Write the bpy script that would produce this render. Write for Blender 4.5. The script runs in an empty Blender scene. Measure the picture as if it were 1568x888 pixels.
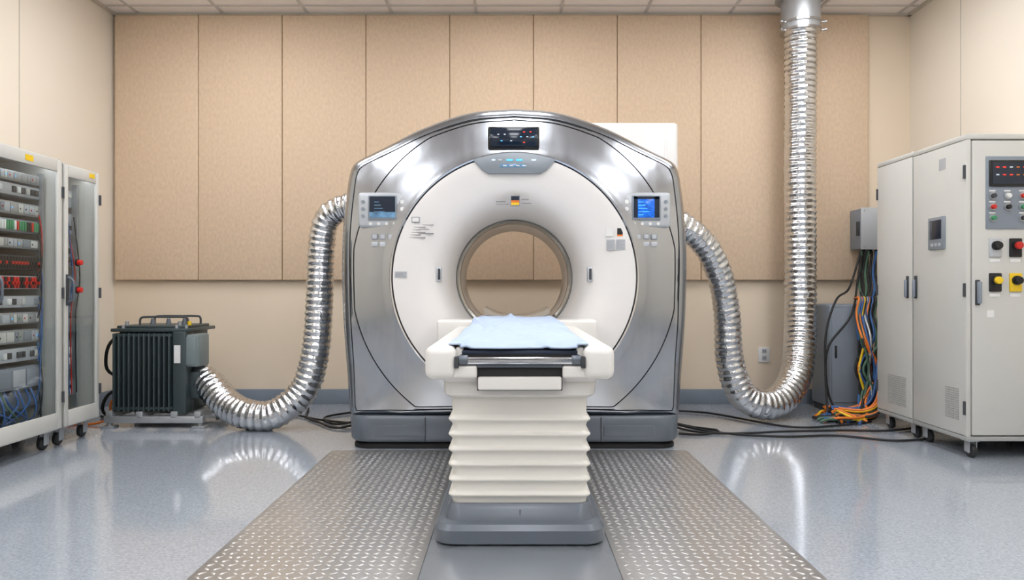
import bpy, bmesh, math, random
from mathutils import Vector, Matrix, noise
random.seed(7)
scene = bpy.context.scene
scene.view_settings.view_transform = 'Standard'
scene.view_settings.look = 'None'
scene.view_settings.exposure = 0.0

# ------------------------------------------------------------ materials
def lin(c):
    out = []
    for v in c[:3]:
        v = v / 255.0
        out.append(v / 12.92 if v <= 0.04045 else ((v + 0.055) / 1.055) ** 2.4)
    return (*out, 1.0)

MATS = {}
def mat(name, rgb, rough=0.5, metal=0.0, var=0.06, vscale=8.0, stretch=(1, 1, 1), bump=0.0, bscale=60.0,
        emit=0.0, coat=0.0, rvar=0.0, spec=0.5, detail=4.0):
    if name in MATS:
        return MATS[name]
    m = bpy.data.materials.new(name)
    m.use_nodes = True
    nt = m.node_tree
    b = nt.nodes['Principled BSDF']
    base = lin(rgb)
    tc = nt.nodes.new('ShaderNodeTexCoord')
    mp = nt.nodes.new('ShaderNodeMapping')
    mp.inputs['Scale'].default_value = stretch
    nt.links.new(tc.outputs['Object'], mp.inputs['Vector'])
    nz = nt.nodes.new('ShaderNodeTexNoise')
    nz.inputs['Scale'].default_value = vscale
    nz.inputs['Detail'].default_value = detail
    nt.links.new(mp.outputs['Vector'], nz.inputs['Vector'])
    cr = nt.nodes.new('ShaderNodeValToRGB')
    cr.color_ramp.elements[0].position = 0.3
    cr.color_ramp.elements[1].position = 0.7
    cr.color_ramp.elements[0].color = tuple(max(0, v * (1 - var)) for v in base[:3]) + (1,)
    cr.color_ramp.elements[1].color = tuple(min(1, v * (1 + var)) for v in base[:3]) + (1,)
    nt.links.new(nz.outputs['Fac'], cr.inputs['Fac'])
    nt.links.new(cr.outputs['Color'], b.inputs['Base Color'])
    b.inputs['Roughness'].default_value = rough
    b.inputs['Metallic'].default_value = metal
    b.inputs['Specular IOR Level'].default_value = spec
    b.inputs['Coat Weight'].default_value = coat
    b.inputs['Coat Roughness'].default_value = 0.06
    if rvar > 0:
        mr = nt.nodes.new('ShaderNodeMapRange')
        mr.inputs['From Min'].default_value = 0.3
        mr.inputs['From Max'].default_value = 0.7
        mr.inputs['To Min'].default_value = max(0.02, rough - rvar)
        mr.inputs['To Max'].default_value = rough + rvar
        nt.links.new(nz.outputs['Fac'], mr.inputs['Value'])
        nt.links.new(mr.outputs['Result'], b.inputs['Roughness'])
    if bump > 0:
        n2 = nt.nodes.new('ShaderNodeTexNoise')
        n2.inputs['Scale'].default_value = bscale
        n2.inputs['Detail'].default_value = 3
        nt.links.new(mp.outputs['Vector'], n2.inputs['Vector'])
        bp = nt.nodes.new('ShaderNodeBump')
        bp.inputs['Strength'].default_value = bump
        bp.inputs['Distance'].default_value = 0.01
        nt.links.new(n2.outputs['Fac'], bp.inputs['Height'])
        nt.links.new(bp.outputs['Normal'], b.inputs['Normal'])
    if emit > 0:
        nt.links.new(cr.outputs['Color'], b.inputs['Emission Color'])
        b.inputs['Emission Strength'].default_value = emit
    MATS[name] = m
    return m

def glass_mat():
    m = bpy.data.materials.new('door_glass')
    m.use_nodes = True
    nt = m.node_tree
    nt.nodes.clear()
    o = nt.nodes.new('ShaderNodeOutputMaterial')
    mx = nt.nodes.new('ShaderNodeMixShader')
    t = nt.nodes.new('ShaderNodeBsdfTransparent')
    t.inputs['Color'].default_value = (0.94, 0.96, 0.96, 1)
    g = nt.nodes.new('ShaderNodeBsdfGlossy')
    g.inputs['Roughness'].default_value = 0.03
    lw = nt.nodes.new('ShaderNodeLayerWeight')
    lw.inputs['Blend'].default_value = 0.5
    pw = nt.nodes.new('ShaderNodeMath'); pw.operation = 'POWER'; pw.inputs[1].default_value = 4.0
    ml = nt.nodes.new('ShaderNodeMath'); ml.operation = 'MULTIPLY_ADD'; ml.inputs[1].default_value = 0.4; ml.inputs[2].default_value = 0.03
    nt.links.new(lw.outputs['Facing'], pw.inputs[0])
    nt.links.new(pw.outputs[0], ml.inputs[0])
    nt.links.new(ml.outputs[0], mx.inputs['Fac'])
    nt.links.new(t.outputs['BSDF'], mx.inputs[1])
    nt.links.new(g.outputs['BSDF'], mx.inputs[2])
    nt.links.new(mx.outputs['Shader'], o.inputs['Surface'])
    return m

M_wall = mat('wall_cream_paint', (232, 215, 192), 0.55, var=0.01, vscale=2)
M_side = mat('wall_side_paint', (234, 224, 208), 0.5, var=0.01, vscale=2)
M_front = mat('wall_front_paint', (200, 196, 190), 0.6, var=0.01, vscale=2)
M_fabric = mat('acoustic_fabric', (215, 191, 164), 0.9, var=0.07, vscale=34, bump=0.3, bscale=220, spec=0.2, detail=8, stretch=(1.3, 1, 0.8))
M_fabric_edge = mat('acoustic_edge', (186, 162, 138), 0.9, var=0.05)
M_ceil = mat('ceiling_tile', (241, 233, 227), 0.9, var=0.012, vscale=60)
M_grid = mat('ceiling_grid_metal', (200, 194, 190), 0.5, var=0.01)
M_floor = mat('vinyl_floor', (160, 167, 176), 0.12, var=0.19, vscale=95, coat=0.5, rvar=0.015, detail=8, spec=0.7)
M_base = mat('baseboard_vinyl', (128, 138, 150), 0.4, var=0.03)
M_steel = mat('brushed_steel', (172, 175, 180), 0.21, 1.0, var=0.02, vscale=28.0, rvar=0.02, stretch=(1, 1, .05))
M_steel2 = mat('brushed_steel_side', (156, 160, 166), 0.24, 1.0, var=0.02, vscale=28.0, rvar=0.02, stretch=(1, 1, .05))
M_topcap = mat('top_cap_grey', (122, 129, 137), 0.3, 0.5, var=0.02)
M_white = mat('gantry_white_plastic', (229, 226, 223), 0.28, var=0.01, coat=0.2)
M_couch = mat('couch_white_plastic', (226, 223, 218), 0.3, var=0.01, coat=0.2)
M_bellow = mat('bellows_vinyl', (221, 218, 210), 0.42, var=0.015)
M_seam = mat('dark_seam', (58, 60, 64), 0.6, var=0.05)
M_joint = mat('wall_joint', (200, 192, 178), 0.6, var=0.02)
M_skirt = mat('skirt_grey', (97, 104, 113), 0.3, 0.1, var=0.02)
M_black = mat('black_rubber', (24, 24, 26), 0.6, var=0.1)
M_blackgl = mat('black_gloss', (18, 20, 24), 0.12, var=0.1)
M_lgrey = mat('panel_light_grey', (186, 190, 195), 0.35, 0.2, var=0.02)
M_mgrey = mat('panel_mid_grey', (138, 145, 152), 0.4, 0.2, var=0.02)
M_chrome = mat('chrome', (205, 206, 208), 0.15, 1.0, var=0.03)
M_ringm = mat('bore_ring_metal', (160, 157, 150), 0.25, 0.9, var=0.02)
M_liner = mat('bore_liner', (200, 192, 182), 0.35, var=0.01)
M_foil = mat('duct_foil', (212, 213, 215), 0.17, 1.0, var=0.05, vscale=14, rvar=0.08, bump=0.65, bscale=22)
M_tread = mat('tread_plate_metal', (208, 207, 206), 0.31, 0.88, var=0.02, vscale=2)
M_tread2 = mat('smooth_plate', (162, 167, 173), 0.22, 0.6, var=0.02, vscale=3)
M_blanket = mat('blue_blanket', (176, 191, 213), 0.9, var=0.03, vscale=9, bump=0.2, bscale=300, spec=0.2)
M_navy = mat('navy_pad', (40, 50, 70), 0.7, var=0.05)
M_beige = mat('cradle_beige', (160, 148, 132), 0.5, var=0.04)
M_cab = mat('cabinet_paint', (199, 198, 192), 0.36, var=0.01)
M_cabed = mat('cabinet_edge', (162, 163, 160), 0.4, var=0.02)
M_cab_in = mat('cabinet_interior', (110, 116, 122), 0.6, var=0.1)
M_glass = glass_mat()
M_tgreen = mat('transformer_green', (60, 71, 73), 0.38, 0.1, var=0.06)
M_tgrey = mat('transformer_box_grey', (120, 131, 132), 0.45, var=0.04)
M_galv = mat('galvanised', (178, 181, 184), 0.4, 0.6, var=0.05)
M_red = mat('red_plastic', (196, 36, 28), 0.35)
M_green = mat('green_plastic', (60, 140, 96), 0.4)
M_yellow = mat('yellow_plastic', (236, 196, 32), 0.4)
M_orange = mat('orange_cable', (222, 120, 40), 0.45)
M_blue = mat('blue_cable', (50, 92, 150), 0.45)
M_greenc = mat('green_cable', (70, 104, 84), 0.5)
M_bgrey = mat('blue_grey_enclosure', (130, 138, 148), 0.4, var=0.03)
M_paper = mat('label_paper', (224, 224, 222), 0.7)
M_ink = mat('label_ink', (150, 150, 152), 0.8)
M_scr = mat('screen_blue', (26, 92, 190), 0.15, emit=0.6, var=0.5, vscale=30)
M_scr2 = mat('screen_steel_blue', (92, 128, 158), 0.15, emit=0.35, var=0.4, vscale=20)
M_scr_dk = mat('screen_dark', (20, 32, 48), 0.1, emit=0.2)
M_ledr = mat('led_red', (235, 50, 34), 0.4, emit=0.8)
M_ledb = mat('led_blue', (80, 180, 240), 0.4, emit=0.8)
M_ledw = mat('led_white', (200, 212, 224), 0.4, emit=0.3)
M_lamp = mat('light_diffuser', (248, 250, 254), 0.6, emit=11.9, var=0.0)
M_foam = mat('caster_black', (40, 40, 42), 0.5)

# ------------------------------------------------------------ helpers
def empty(name, loc):
    e = bpy.data.objects.new(name, None)
    e.empty_display_size = 0.1
    e.location = loc
    scene.collection.objects.link(e)
    return e

def finish(me, name, mats, parent=None, angle=35, smooth=True):
    o = bpy.data.objects.new(name, me)
    scene.collection.objects.link(o)
    for m in (mats if isinstance(mats, (list, tuple)) else [mats]):
        me.materials.append(m)
    if smooth:
        me.polygons.foreach_set('use_smooth', [True] * len(me.polygons))
        me.set_sharp_from_angle(angle=math.radians(angle))
    if parent:
        o.parent = parent
        o.matrix_parent_inverse = Matrix.Translation(-Vector(parent.location))
    return o

def box(name, x0, x1, y0, y1, z0, z1, m, parent=None, bevel=0.0, seg=2):
    bm = bmesh.new()
    bmesh.ops.create_cube(bm, size=1)
    c = Vector(((x0 + x1) / 2, (y0 + y1) / 2, (z0 + z1) / 2))
    for v in bm.verts:
        v.co = Vector((v.co.x * (x1 - x0), v.co.y * (y1 - y0), v.co.z * (z1 - z0)))
    if bevel > 0:
        bevel = min(bevel, 0.49 * min(abs(x1 - x0), abs(y1 - y0), abs(z1 - z0)))
        bmesh.ops.bevel(bm, geom=bm.edges[:], offset=bevel, segments=seg, profile=0.5, affect='EDGES')
    if parent is None:
        me = bpy.data.meshes.new(name); bm.to_mesh(me); bm.free()
        o = finish(me, name, m)
        o.location = c
        return o
    bmesh.ops.translate(bm, verts=bm.verts[:], vec=c)
    me = bpy.data.meshes.new(name); bm.to_mesh(me); bm.free()
    return finish(me, name, m, parent)

def cyl(name, p0, p1, r, m, parent=None, n=24, r2=None, bevel=0.0):
    p0, p1 = Vector(p0), Vector(p1)
    d = p1 - p0
    bm = bmesh.new()
    bmesh.ops.create_cone(bm, cap_ends=True, segments=n, radius1=r, radius2=r if r2 is None else r2, depth=d.length)
    if bevel > 0:
        ed = [e for e in bm.edges if len(e.link_faces) == 2 and any(len(f.verts) > 4 for f in e.link_faces)]
        bmesh.ops.bevel(bm, geom=ed, offset=bevel, segments=2, profile=0.5, affect='EDGES')
    q = Vector((0, 0, 1)).rotation_difference(d.normalized())
    bm.transform(Matrix.Translation((p0 + p1) / 2) @ q.to_matrix().to_4x4())
    me = bpy.data.meshes.new(name); bm.to_mesh(me); bm.free()
    return finish(me, name, m, parent)

def catmull(pts, step):
    pts = [Vector(p) for p in pts]
    P = [2 * pts[0] - pts[1]] + pts + [2 * pts[-1] - pts[-2]]
    dense = []
    for i in range(1, len(P) - 2):
        for k in range(24):
            t = k / 24
            a, b, c, d = P[i - 1], P[i], P[i + 1], P[i + 2]
            dense.append(0.5 * ((2 * b) + (c - a) * t + (2 * a - 5 * b + 4 * c - d) * t * t + (3 * b - a - 3 * c + d) * t ** 3))
    dense.append(pts[-1])
    L = [0]
    for i in range(1, len(dense)):
        L.append(L[-1] + (dense[i] - dense[i - 1]).length)
    n = max(2, int(L[-1] / step))
    out = []; j = 0
    for k in range(n + 1):
        s = L[-1] * k / n
        while j < len(L) - 2 and L[j + 1] < s:
            j += 1
        t = (s - L[j]) / max(1e-9, L[j + 1] - L[j])
        out.append(dense[j].lerp(dense[j + 1], t))
    return out, L[-1]

def sweep(name, pts, rf, m, parent=None, step=0.03, n=10):
    path, L = catmull(pts, step)
    verts, faces = [], []
    t0 = (path[1] - path[0]).normalized()
    nrm = t0.orthogonal().normalized()
    for i, p in enumerate(path):
        t = (path[min(i + 1, len(path) - 1)] - path[max(i - 1, 0)]).normalized()
        nrm = (nrm - t * nrm.dot(t)).normalized()
        bn = t.cross(nrm)
        for k in range(n):
            a = 2 * math.pi * k / n
            r = rf(i, i / (len(path) - 1), a) if callable(rf) else rf
            verts.append(p + (nrm * math.cos(a) + bn * math.sin(a)) * r)
    for i in range(len(path) - 1):
        for k in range(n):
            faces.append((i * n + k, i * n + (k + 1) % n, (i + 1) * n + (k + 1) % n, (i + 1) * n + k))
    faces.append(tuple(reversed(range(n))))
    faces.append(tuple(range((len(path) - 1) * n, len(path) * n)))
    me = bpy.data.meshes.new(name)
    me.from_pydata(verts, [], faces)
    return finish(me, name, m, parent, angle=60)

def rrect(hx, y0, y1, r, n=8, cx=0.0):
    pts = []
    for (sx, sy, a0) in ((1, 0, -90), (1, 1, 0), (-1, 1, 90), (-1, 0, 180)):
        ccx = cx + sx * (hx - r); ccy = (y1 - r) if sy else (y0 + r)
        for k in range(n + 1):
            a = math.radians(a0 + 90 * k / n)
            pts.append((ccx + r * math.cos(a), ccy + r * math.sin(a)))
    return pts

def loft_z(name, levels, m, parent=None, cx=0.0, angle=40):
    verts, faces = [], []
    n = None
    for (z, hx, y0, y1, r) in levels:
        pp = rrect(hx, y0, y1, r, cx=cx); n = len(pp)
        verts += [(x, y, z) for x, y in pp]
    for i in range(len(levels) - 1):
        for k in range(n):
            faces.append((i * n + k, i * n + (k + 1) % n, (i + 1) * n + (k + 1) % n, (i + 1) * n + k))
    faces.append(tuple(reversed(range(n))))
    faces.append(tuple(range((len(levels) - 1) * n, len(levels) * n)))
    me = bpy.data.meshes.new(name); me.from_pydata(verts, [], faces)
    return finish(me, name, m, parent, angle=angle)

def prism_xz(name, poly, y0, y1, m, parent=None, bevel=0.0):
    bm = bmesh.new()
    f = [bm.verts.new((x, y0, z)) for x, z in poly]
    face = bm.faces.new(f)
    r = bmesh.ops.extrude_face_region(bm, geom=[face])
    bmesh.ops.translate(bm, verts=[g for g in r['geom'] if isinstance(g, bmesh.types.BMVert)], vec=(0, y1 - y0, 0))
    bmesh.ops.recalc_face_normals(bm, faces=bm.faces[:])
    if bevel:
        bmesh.ops.bevel(bm, geom=bm.edges[:], offset=bevel, segments=2, profile=0.5, affect='EDGES')
    me = bpy.data.meshes.new(name); bm.to_mesh(me); bm.free()
    return finish(me, name, m, parent)

# ------------------------------------------------------------ room
XL, XR, YB, YF, ZC = -3.5, 3.5, 6.32, -3.0, 3.425
box('floor', XL - .1, XR + .1, YF - .1, YB + .1, -0.1, 0, M_floor)
box('ceiling', XL - .1, XR + .1, YF - .1, YB + .1, ZC, ZC + .1, M_ceil)
box('wall_back', XL - .1, XR + .1, YB, YB + .1, 0, ZC, M_wall)
box('wall_front', XL - .1, XR + .1, YF - .1, YF, 0, ZC, M_front)
box('wall_left', XL - .1, XL, YF, YB, 0, ZC, M_side)
box('wall_right', XR, XR + .1, YF, YB, 0, ZC, M_side)
box('baseboard_back', XL, XR, YB - .015, YB, 0, .13, M_base, bevel=.004)
box('baseboard_left', XL, XL + .015, YF, YB - .015, 0, .13, M_base, bevel=.004)
box('baseboard_right', XR - .015, XR, YF, YB - .015, 0, .13, M_base, bevel=.004)
# unseen window and door added behind the camera to darken the steel's reflections
wn = empty('added_window_1', (-.6, YF, 1.6))
box('added_window_glass', -2.2, 1.0, YF, YF + .02, 1.05, 2.2, M_blackgl, wn)
for a in ((-2.26, -2.2, .99, 2.26), (1.0, 1.06, .99, 2.26), (-2.2, 1.0, .99, 1.05), (-2.2, 1.0, 2.2, 2.26), (-.63, -.57, 1.05, 2.2)):
    box('added_window_frame', a[0], a[1], YF, YF + .04, a[2], a[3], M_mgrey, wn, bevel=.004)
dn = empty('added_door_1', (2.3, YF, 1.05))
box('added_door_leaf', 1.75, 2.85, YF, YF + .03, .01, 2.1, M_bgrey, dn, bevel=.004)
for a in ((1.68, 1.75, 0, 2.17), (2.85, 2.92, 0, 2.17), (1.75, 2.85, 2.1, 2.17)):
    box('added_door_frame', a[0], a[1], YF, YF + .05, a[2], a[3], M_skirt, dn, bevel=.004)
cyl('added_door_handle', (1.88, YF + .03, 1.0), (1.88, YF + .09, 1.0), .018, M_chrome, dn)
i = 1
for y in (5.1, 4.1, 3.1, 2.1, 1.1, 0.1):
    for sx in (-1, 1):
        yy = y if sx < 0 else y + .5
        x = sx * 3.5
        box('trim_%d' % i, min(x, x - sx * .003), max(x, x - sx * .003), yy - .004, yy + .004, .13, ZC, M_joint); i += 1
g = empty('ceiling_grid', (0, 1.66, ZC))
gx = [.427 + .74 * k for k in range(-5, 5)]
for x in gx:
    if XL < x < XR:
        box('grid_bar_long', x - .012, x + .012, YF, YB, ZC - .008, ZC, M_grid, g)
for k in range(0, 13):
    y = 6.12 - .74 * k
    if y > YF:
        box('grid_bar_cross', XL, XR, y - .012, y + .012, ZC - .007, ZC, M_grid, g)
box('edge_angle_back', XL, XR, YB - .03, YB, ZC - .02, ZC, M_joint, g)
box('edge_angle_left', XL, XL + .03, YF, YB, ZC - .02, ZC, M_joint, g)
box('edge_angle_right', XR - .03, XR, YF, YB, ZC - .02, ZC, M_joint, g)
for x in (-2.163, .057, 2.277):
    for y in (-1.8, .4, 2.6, 4.8):
        L = empty('ceiling_light', (x, y, ZC))
        w, h = .335, .6
        box('frame', x - w - .02, x + w + .02, y - h - .02, y + h + .02, ZC - .014, ZC - .009, M_grid, L)
        box('diffuser', x - w, x + w, y - h, y + h, ZC - .02, ZC - .0145, M_lamp, L)

# acoustic panels
for k in range(9):
    x0 = -3.47 + .7315 * k
    p = empty('acoustic_panel', (x0 + .366, YB, 2.25))
    box('fabric_face', x0 + .002, x0 + .7295, YB - .055, YB - .006, 1.085, ZC - .025, M_fabric, p, bevel=.010, seg=3)
    box('backing', x0 + .0, x0 + .7315, YB - .03, YB - .0005, 1.095, ZC - .025, M_fabric_edge, p)

o = empty('power_outlet', (2.215, YB, .43))
box('plate', 2.165, 2.265, YB - .012, YB, .365, .5, M_paper, o, bevel=.004)
for z in (.405, .465):
    box('socket', 2.195, 2.235, YB - .015, YB - .011, z - .02, z + .02, M_lgrey, o, bevel=.002)
    box('slot', 2.205, 2.209, YB - .017, YB - .0145, z - .008, z + .008, M_black, o)
    box('slot', 2.221, 2.225, YB - .017, YB - .0145, z - .008, z + .008, M_black, o)

# ------------------------------------------------------------ tread plates
def tread(name, x0, x1, y0, y1):
    pl = empty(name, ((x0 + x1) / 2, (y0 + y1) / 2, 0))
    box('plate', x0, x1, y0, y1, 0.0005, .006, M_tread, pl, bevel=.002)
    verts, faces = [], []
    c = .038
    nx = int((x1 - x0 - .02) / c); ny = int((y1 - y0 - .02) / c)
    a, b, h = .0185, .0065, .0026
    for i in range(nx):
        for j in range(ny):
            cx = x0 + .01 + (i + .5) * (x1 - x0 - .02) / nx
            cy = y0 + .01 + (j + .5) * (y1 - y0 - .02) / ny
            th = math.radians(45 if (i + j) % 2 else -45)
            u = Vector((math.cos(th), math.sin(th))); v = Vector((-u.y, u.x))
            base = len(verts)
            for (pa, pb, pz) in ((-a, 0, 0), (-a * .5, -b, 0), (a * .5, -b, 0), (a, 0, 0), (a * .5, b, 0), (-a * .5, b, 0), (-a * .55, 0, h), (a * .55, 0, h)):
                q = u * pa + v * pb
                verts.append((cx + q.x, cy + q.y, .006 + pz))
            F = ((0, 1, 6), (1, 2, 7, 6), (2, 3, 7), (3, 4, 7), (4, 5, 6, 7), (5, 0, 6))
            faces += [tuple(base + k for k in f) for f in F]
    me = bpy.data.meshes.new('lozenges'); me.from_pydata(verts, [], faces)
    finish(me, 'lozenges', M_tread, pl, angle=80)
tread('tread_plate', -1.12, -.325, .4, 4.46)
tread('tread_plate', .382, 1.085, .4, 4.46)
box('floor_plate', -.323, .380, .4, 4.46, .0005, .005, M_tread2, bevel=.002)

# ------------------------------------------------------------ CT gantry
GX, GZ, GY = .015, 1.08, 4.47
gan = empty('ct_scanner_gantry', (GX, GY + .47, 0))
half = [(0, 2.14), (.28, 2.115), (.56, 2.025), (.81, 1.905), (.98, 1.825), (1.03, 1.775), (1.055, 1.66), (1.078, 1.4),
        (1.085, 1.15), (1.078, .85), (1.062, .55), (1.045, .23)]
hp, _ = catmull([(x, 0, z) for x, z in half], .02)
poly = [(p.x, p.z) for p in hp] + [(1.035, .205), (0, .205)]
poly = poly + [(-x, z) for x, z in reversed(poly[1:-1])]
def Rat(th):
    dx, dz = math.cos(th), math.sin(th)
    best = None
    for i in range(len(poly)):
        ax, az = poly[i]; bx, bz = poly[(i + 1) % len(poly)]
        az -= GZ; bz -= GZ
        ex, ez = bx - ax, bz - az
        den = dx * ez - dz * ex
        if abs(den) < 1e-9: continue
        t = (ax * ez - az * ex) / den
        u = (ax * dz - az * dx) / den
        if t > 0 and -1e-6 <= u <= 1 + 1e-6:
            best = t if best is None else max(best, t)
    return best
ths = sorted(set([round(2 * math.pi * k / 288, 6) for k in range(288)] +
             [round(math.atan2(z - GZ, x) % (2 * math.pi), 6) for x, z in ((1.035, .205), (-1.035, .205), (1.045, .23), (-1.045, .23))]))
Rs = [Rat(t) for t in ths]
def fy(r):
    return .45 * max(0, r - .765) ** 2 + .06 * max(0, r - .765)
CAP = .085
def fyc(r):
    return min(fy(r), CAP)
def off(R):            # extra setback of the rim in the far corners
    return max(0.0, fyc(R - .06) - .056)
rings = []
W, S, D, C, RM, LN, S2 = range(7)
def cst(v): return lambda R: v
def rr(R): return min(1.025, R - .075)
rings += [(cst(.36), .945, LN), (cst(.358), .70, LN), (cst(.358), .36, RM), (cst(.362), .335, RM), (cst(.376), .325, RM), (cst(.386), .33, D),
          (cst(.389), .335, W), (cst(.392), .325, W), (cst(.402), .28, W), (cst(.418), .21, W), (cst(.440), .15, W), (cst(.47), .10, W), (cst(.51), .062, W), (cst(.56), .036, W),
          (cst(.62), .018, W), (cst(.69), .006, W), (cst(.75), .0, W), (cst(.757), .002, D), (cst(.759), .016, D), (cst(.765), .016, C), (cst(.766), .0, C), (cst(.775), -.004, S)]
for f in (0, .2, .4, .6, .8, .93):
    rings.append((lambda R, f=f: .785 + (rr(R) - .785) * f, None, S))
rings.append((lambda R: rr(R) - .004, None, D))
rings.append((lambda R: rr(R) - .003, 'g', D))
rings.append((lambda R: rr(R) + .003, 'g', D))
rings.append((lambda R: rr(R) + .004, None, S))
for f in (.15, .4, .7):
    rings.append((lambda R, f=f: rr(R) + .012 + f * (R - .06 - rr(R) - .012), None, S))
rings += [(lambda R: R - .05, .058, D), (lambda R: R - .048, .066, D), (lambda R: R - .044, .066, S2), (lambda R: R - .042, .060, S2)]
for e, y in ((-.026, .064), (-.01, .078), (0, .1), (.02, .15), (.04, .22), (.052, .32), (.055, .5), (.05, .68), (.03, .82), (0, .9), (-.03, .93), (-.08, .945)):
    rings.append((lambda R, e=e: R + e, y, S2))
verts, faces, mi = [], [], []
n = len(ths)
for ri, (rf, y, m_) in enumerate(rings):
    for t, R in zip(ths, Rs):
        r = rf(R)
        if y is None: yy = fyc(r)
        elif y == 'g': yy = fyc(r) + .012
        elif ri > 30 and y < .34: yy = y + off(R) * max(0, 1 - (y - .058) / .25)
        else: yy = y
        x, z = r * math.cos(t), GZ + r * math.sin(t)
        verts.append((GX + x, GY + yy, max(z, .2)))
nr = len(rings)
for i in range(nr):
    i2 = (i + 1) % nr
    for k in range(n):
        faces.append((i * n + k, i * n + (k + 1) % n, i2 * n + (k + 1) % n, i2 * n + k))
        xx = abs(verts[i * n + k][0]); zz = (verts[i * n + k][2]); m_ = rings[i][2]
        if m_ == S2 and isinstance(rings[i][1], float) and rings[i][1] > .09 and zz > 1.5 and xx < .70: m_ = 7
        if i == nr - 1: m_ = W
        mi.append(m_)
me = bpy.data.meshes.new('body_shell'); me.from_pydata(verts, [], faces)
bm = bmesh.new(); bm.from_mesh(me); bmesh.ops.recalc_face_normals(bm, faces=bm.faces[:]); bm.to_mesh(me); bm.free()
me.polygons.foreach_set('material_index', mi)
finish(me, 'body_shell', [M_white, M_steel, M_seam, M_chrome, M_ringm, M_liner, M_steel2, M_topcap], gan, angle=32)
loft_z('skirt', [(.045, 1.04, GY + .05, GY + .9, .14), (.06, 1.05, GY + .04, GY + .91, .14), (.19, 1.055, GY + .04, GY + .91, .14), (.208, 1.045, GY + .05, GY + .9, .14)], M_skirt, gan, cx=GX)
loft_z('plinth', [(0, 1.03, GY + .06, GY + .88, .12), (.022, 1.03, GY + .06, GY + .88, .12), (.045, 1.0, GY + .08, GY + .86, .12)], M_black, gan, cx=GX)
for x in (-.545, .56):
    box('skirt_seam', x - .003, x + .003, GY + .036, GY + .042, .05, .2, M_seam, gan)
for s in (-1, 1):
    box('skirt_access_panel', GX + s * .72 - .16, GX + s * .72 + .16, GY + .034, GY + .041, .085, .15, M_skirt, gan, bevel=.003)
box('rear_housing', .58, 1.255, GY + .94, GY + 1.22, 1.2, 2.265, M_white, gan, bevel=.035, seg=5)
box('rear_housing_rib', 1.15, 1.165, GY + .933, GY + .95, 1.3, 2.22, M_white, gan, bevel=.005)
F = GY
box('status_bezel', GX - .165, GX + .155, F - .012, F + .03, 1.875, 2.015, M_blackgl, gan, bevel=.01, seg=3)
box('status_screen', GX - .15, GX + .14, F - .0145, F - .011, 1.89, 2.003, M_scr_dk, gan, bevel=.002)
for k, (x, z, mm) in enumerate([(.06, 1.98, M_ledr), (.1, 1.98, M_ledr), (.04, 1.95, M_ledb), (.08, 1.95, M_ledw), (.115, 1.95, M_ledb), (-.1, 1.965, M_ledw), (-.06, 1.965, M_ledw), (.06, 1.915, M_ledr), (-.02, 1.925, M_ledw), (-.08, 1.925, M_ledb)]):
    box('status_light', GX + x - .006, GX + x + .006, F - .0165, F - .014, z - .0028, z + .0028, mm, gan)
strip = []
for k in range(17):
    a = math.radians(70.5 + 39 * k / 16)
    strip.append((GX + .772 * math.cos(a), GZ + .772 * math.sin(a)))
strip += [(GX - .20, 1.745), (GX - .16, 1.722), (GX + .16, 1.722), (GX + .20, 1.745)]
prism_xz('control_strip', strip, F - .014, F + .02, M_mgrey, gan, bevel=.004)
for x, w, mm in ((-.13, .012, M_ledw), (-.09, .012, M_lgrey), (-.03, .02, M_ledb), (.03, .02, M_ledb), (.12, .016, M_ledw)):
    box('strip_key', GX + x - w, GX + x + w, F - .017, F - .013, 1.80, 1.812, mm, gan, bevel=.001)
box('strip_display', GX - .09, GX + .07, F - .017, F - .013, 1.76, 1.782, M_scr2, gan, bevel=.001)
for x in (-.07, -.03, .01, .05):
    box('strip_text', GX + x, GX + x + .022, F - .0185, F - .0165, 1.768, 1.774, M_paper, gan)
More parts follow.
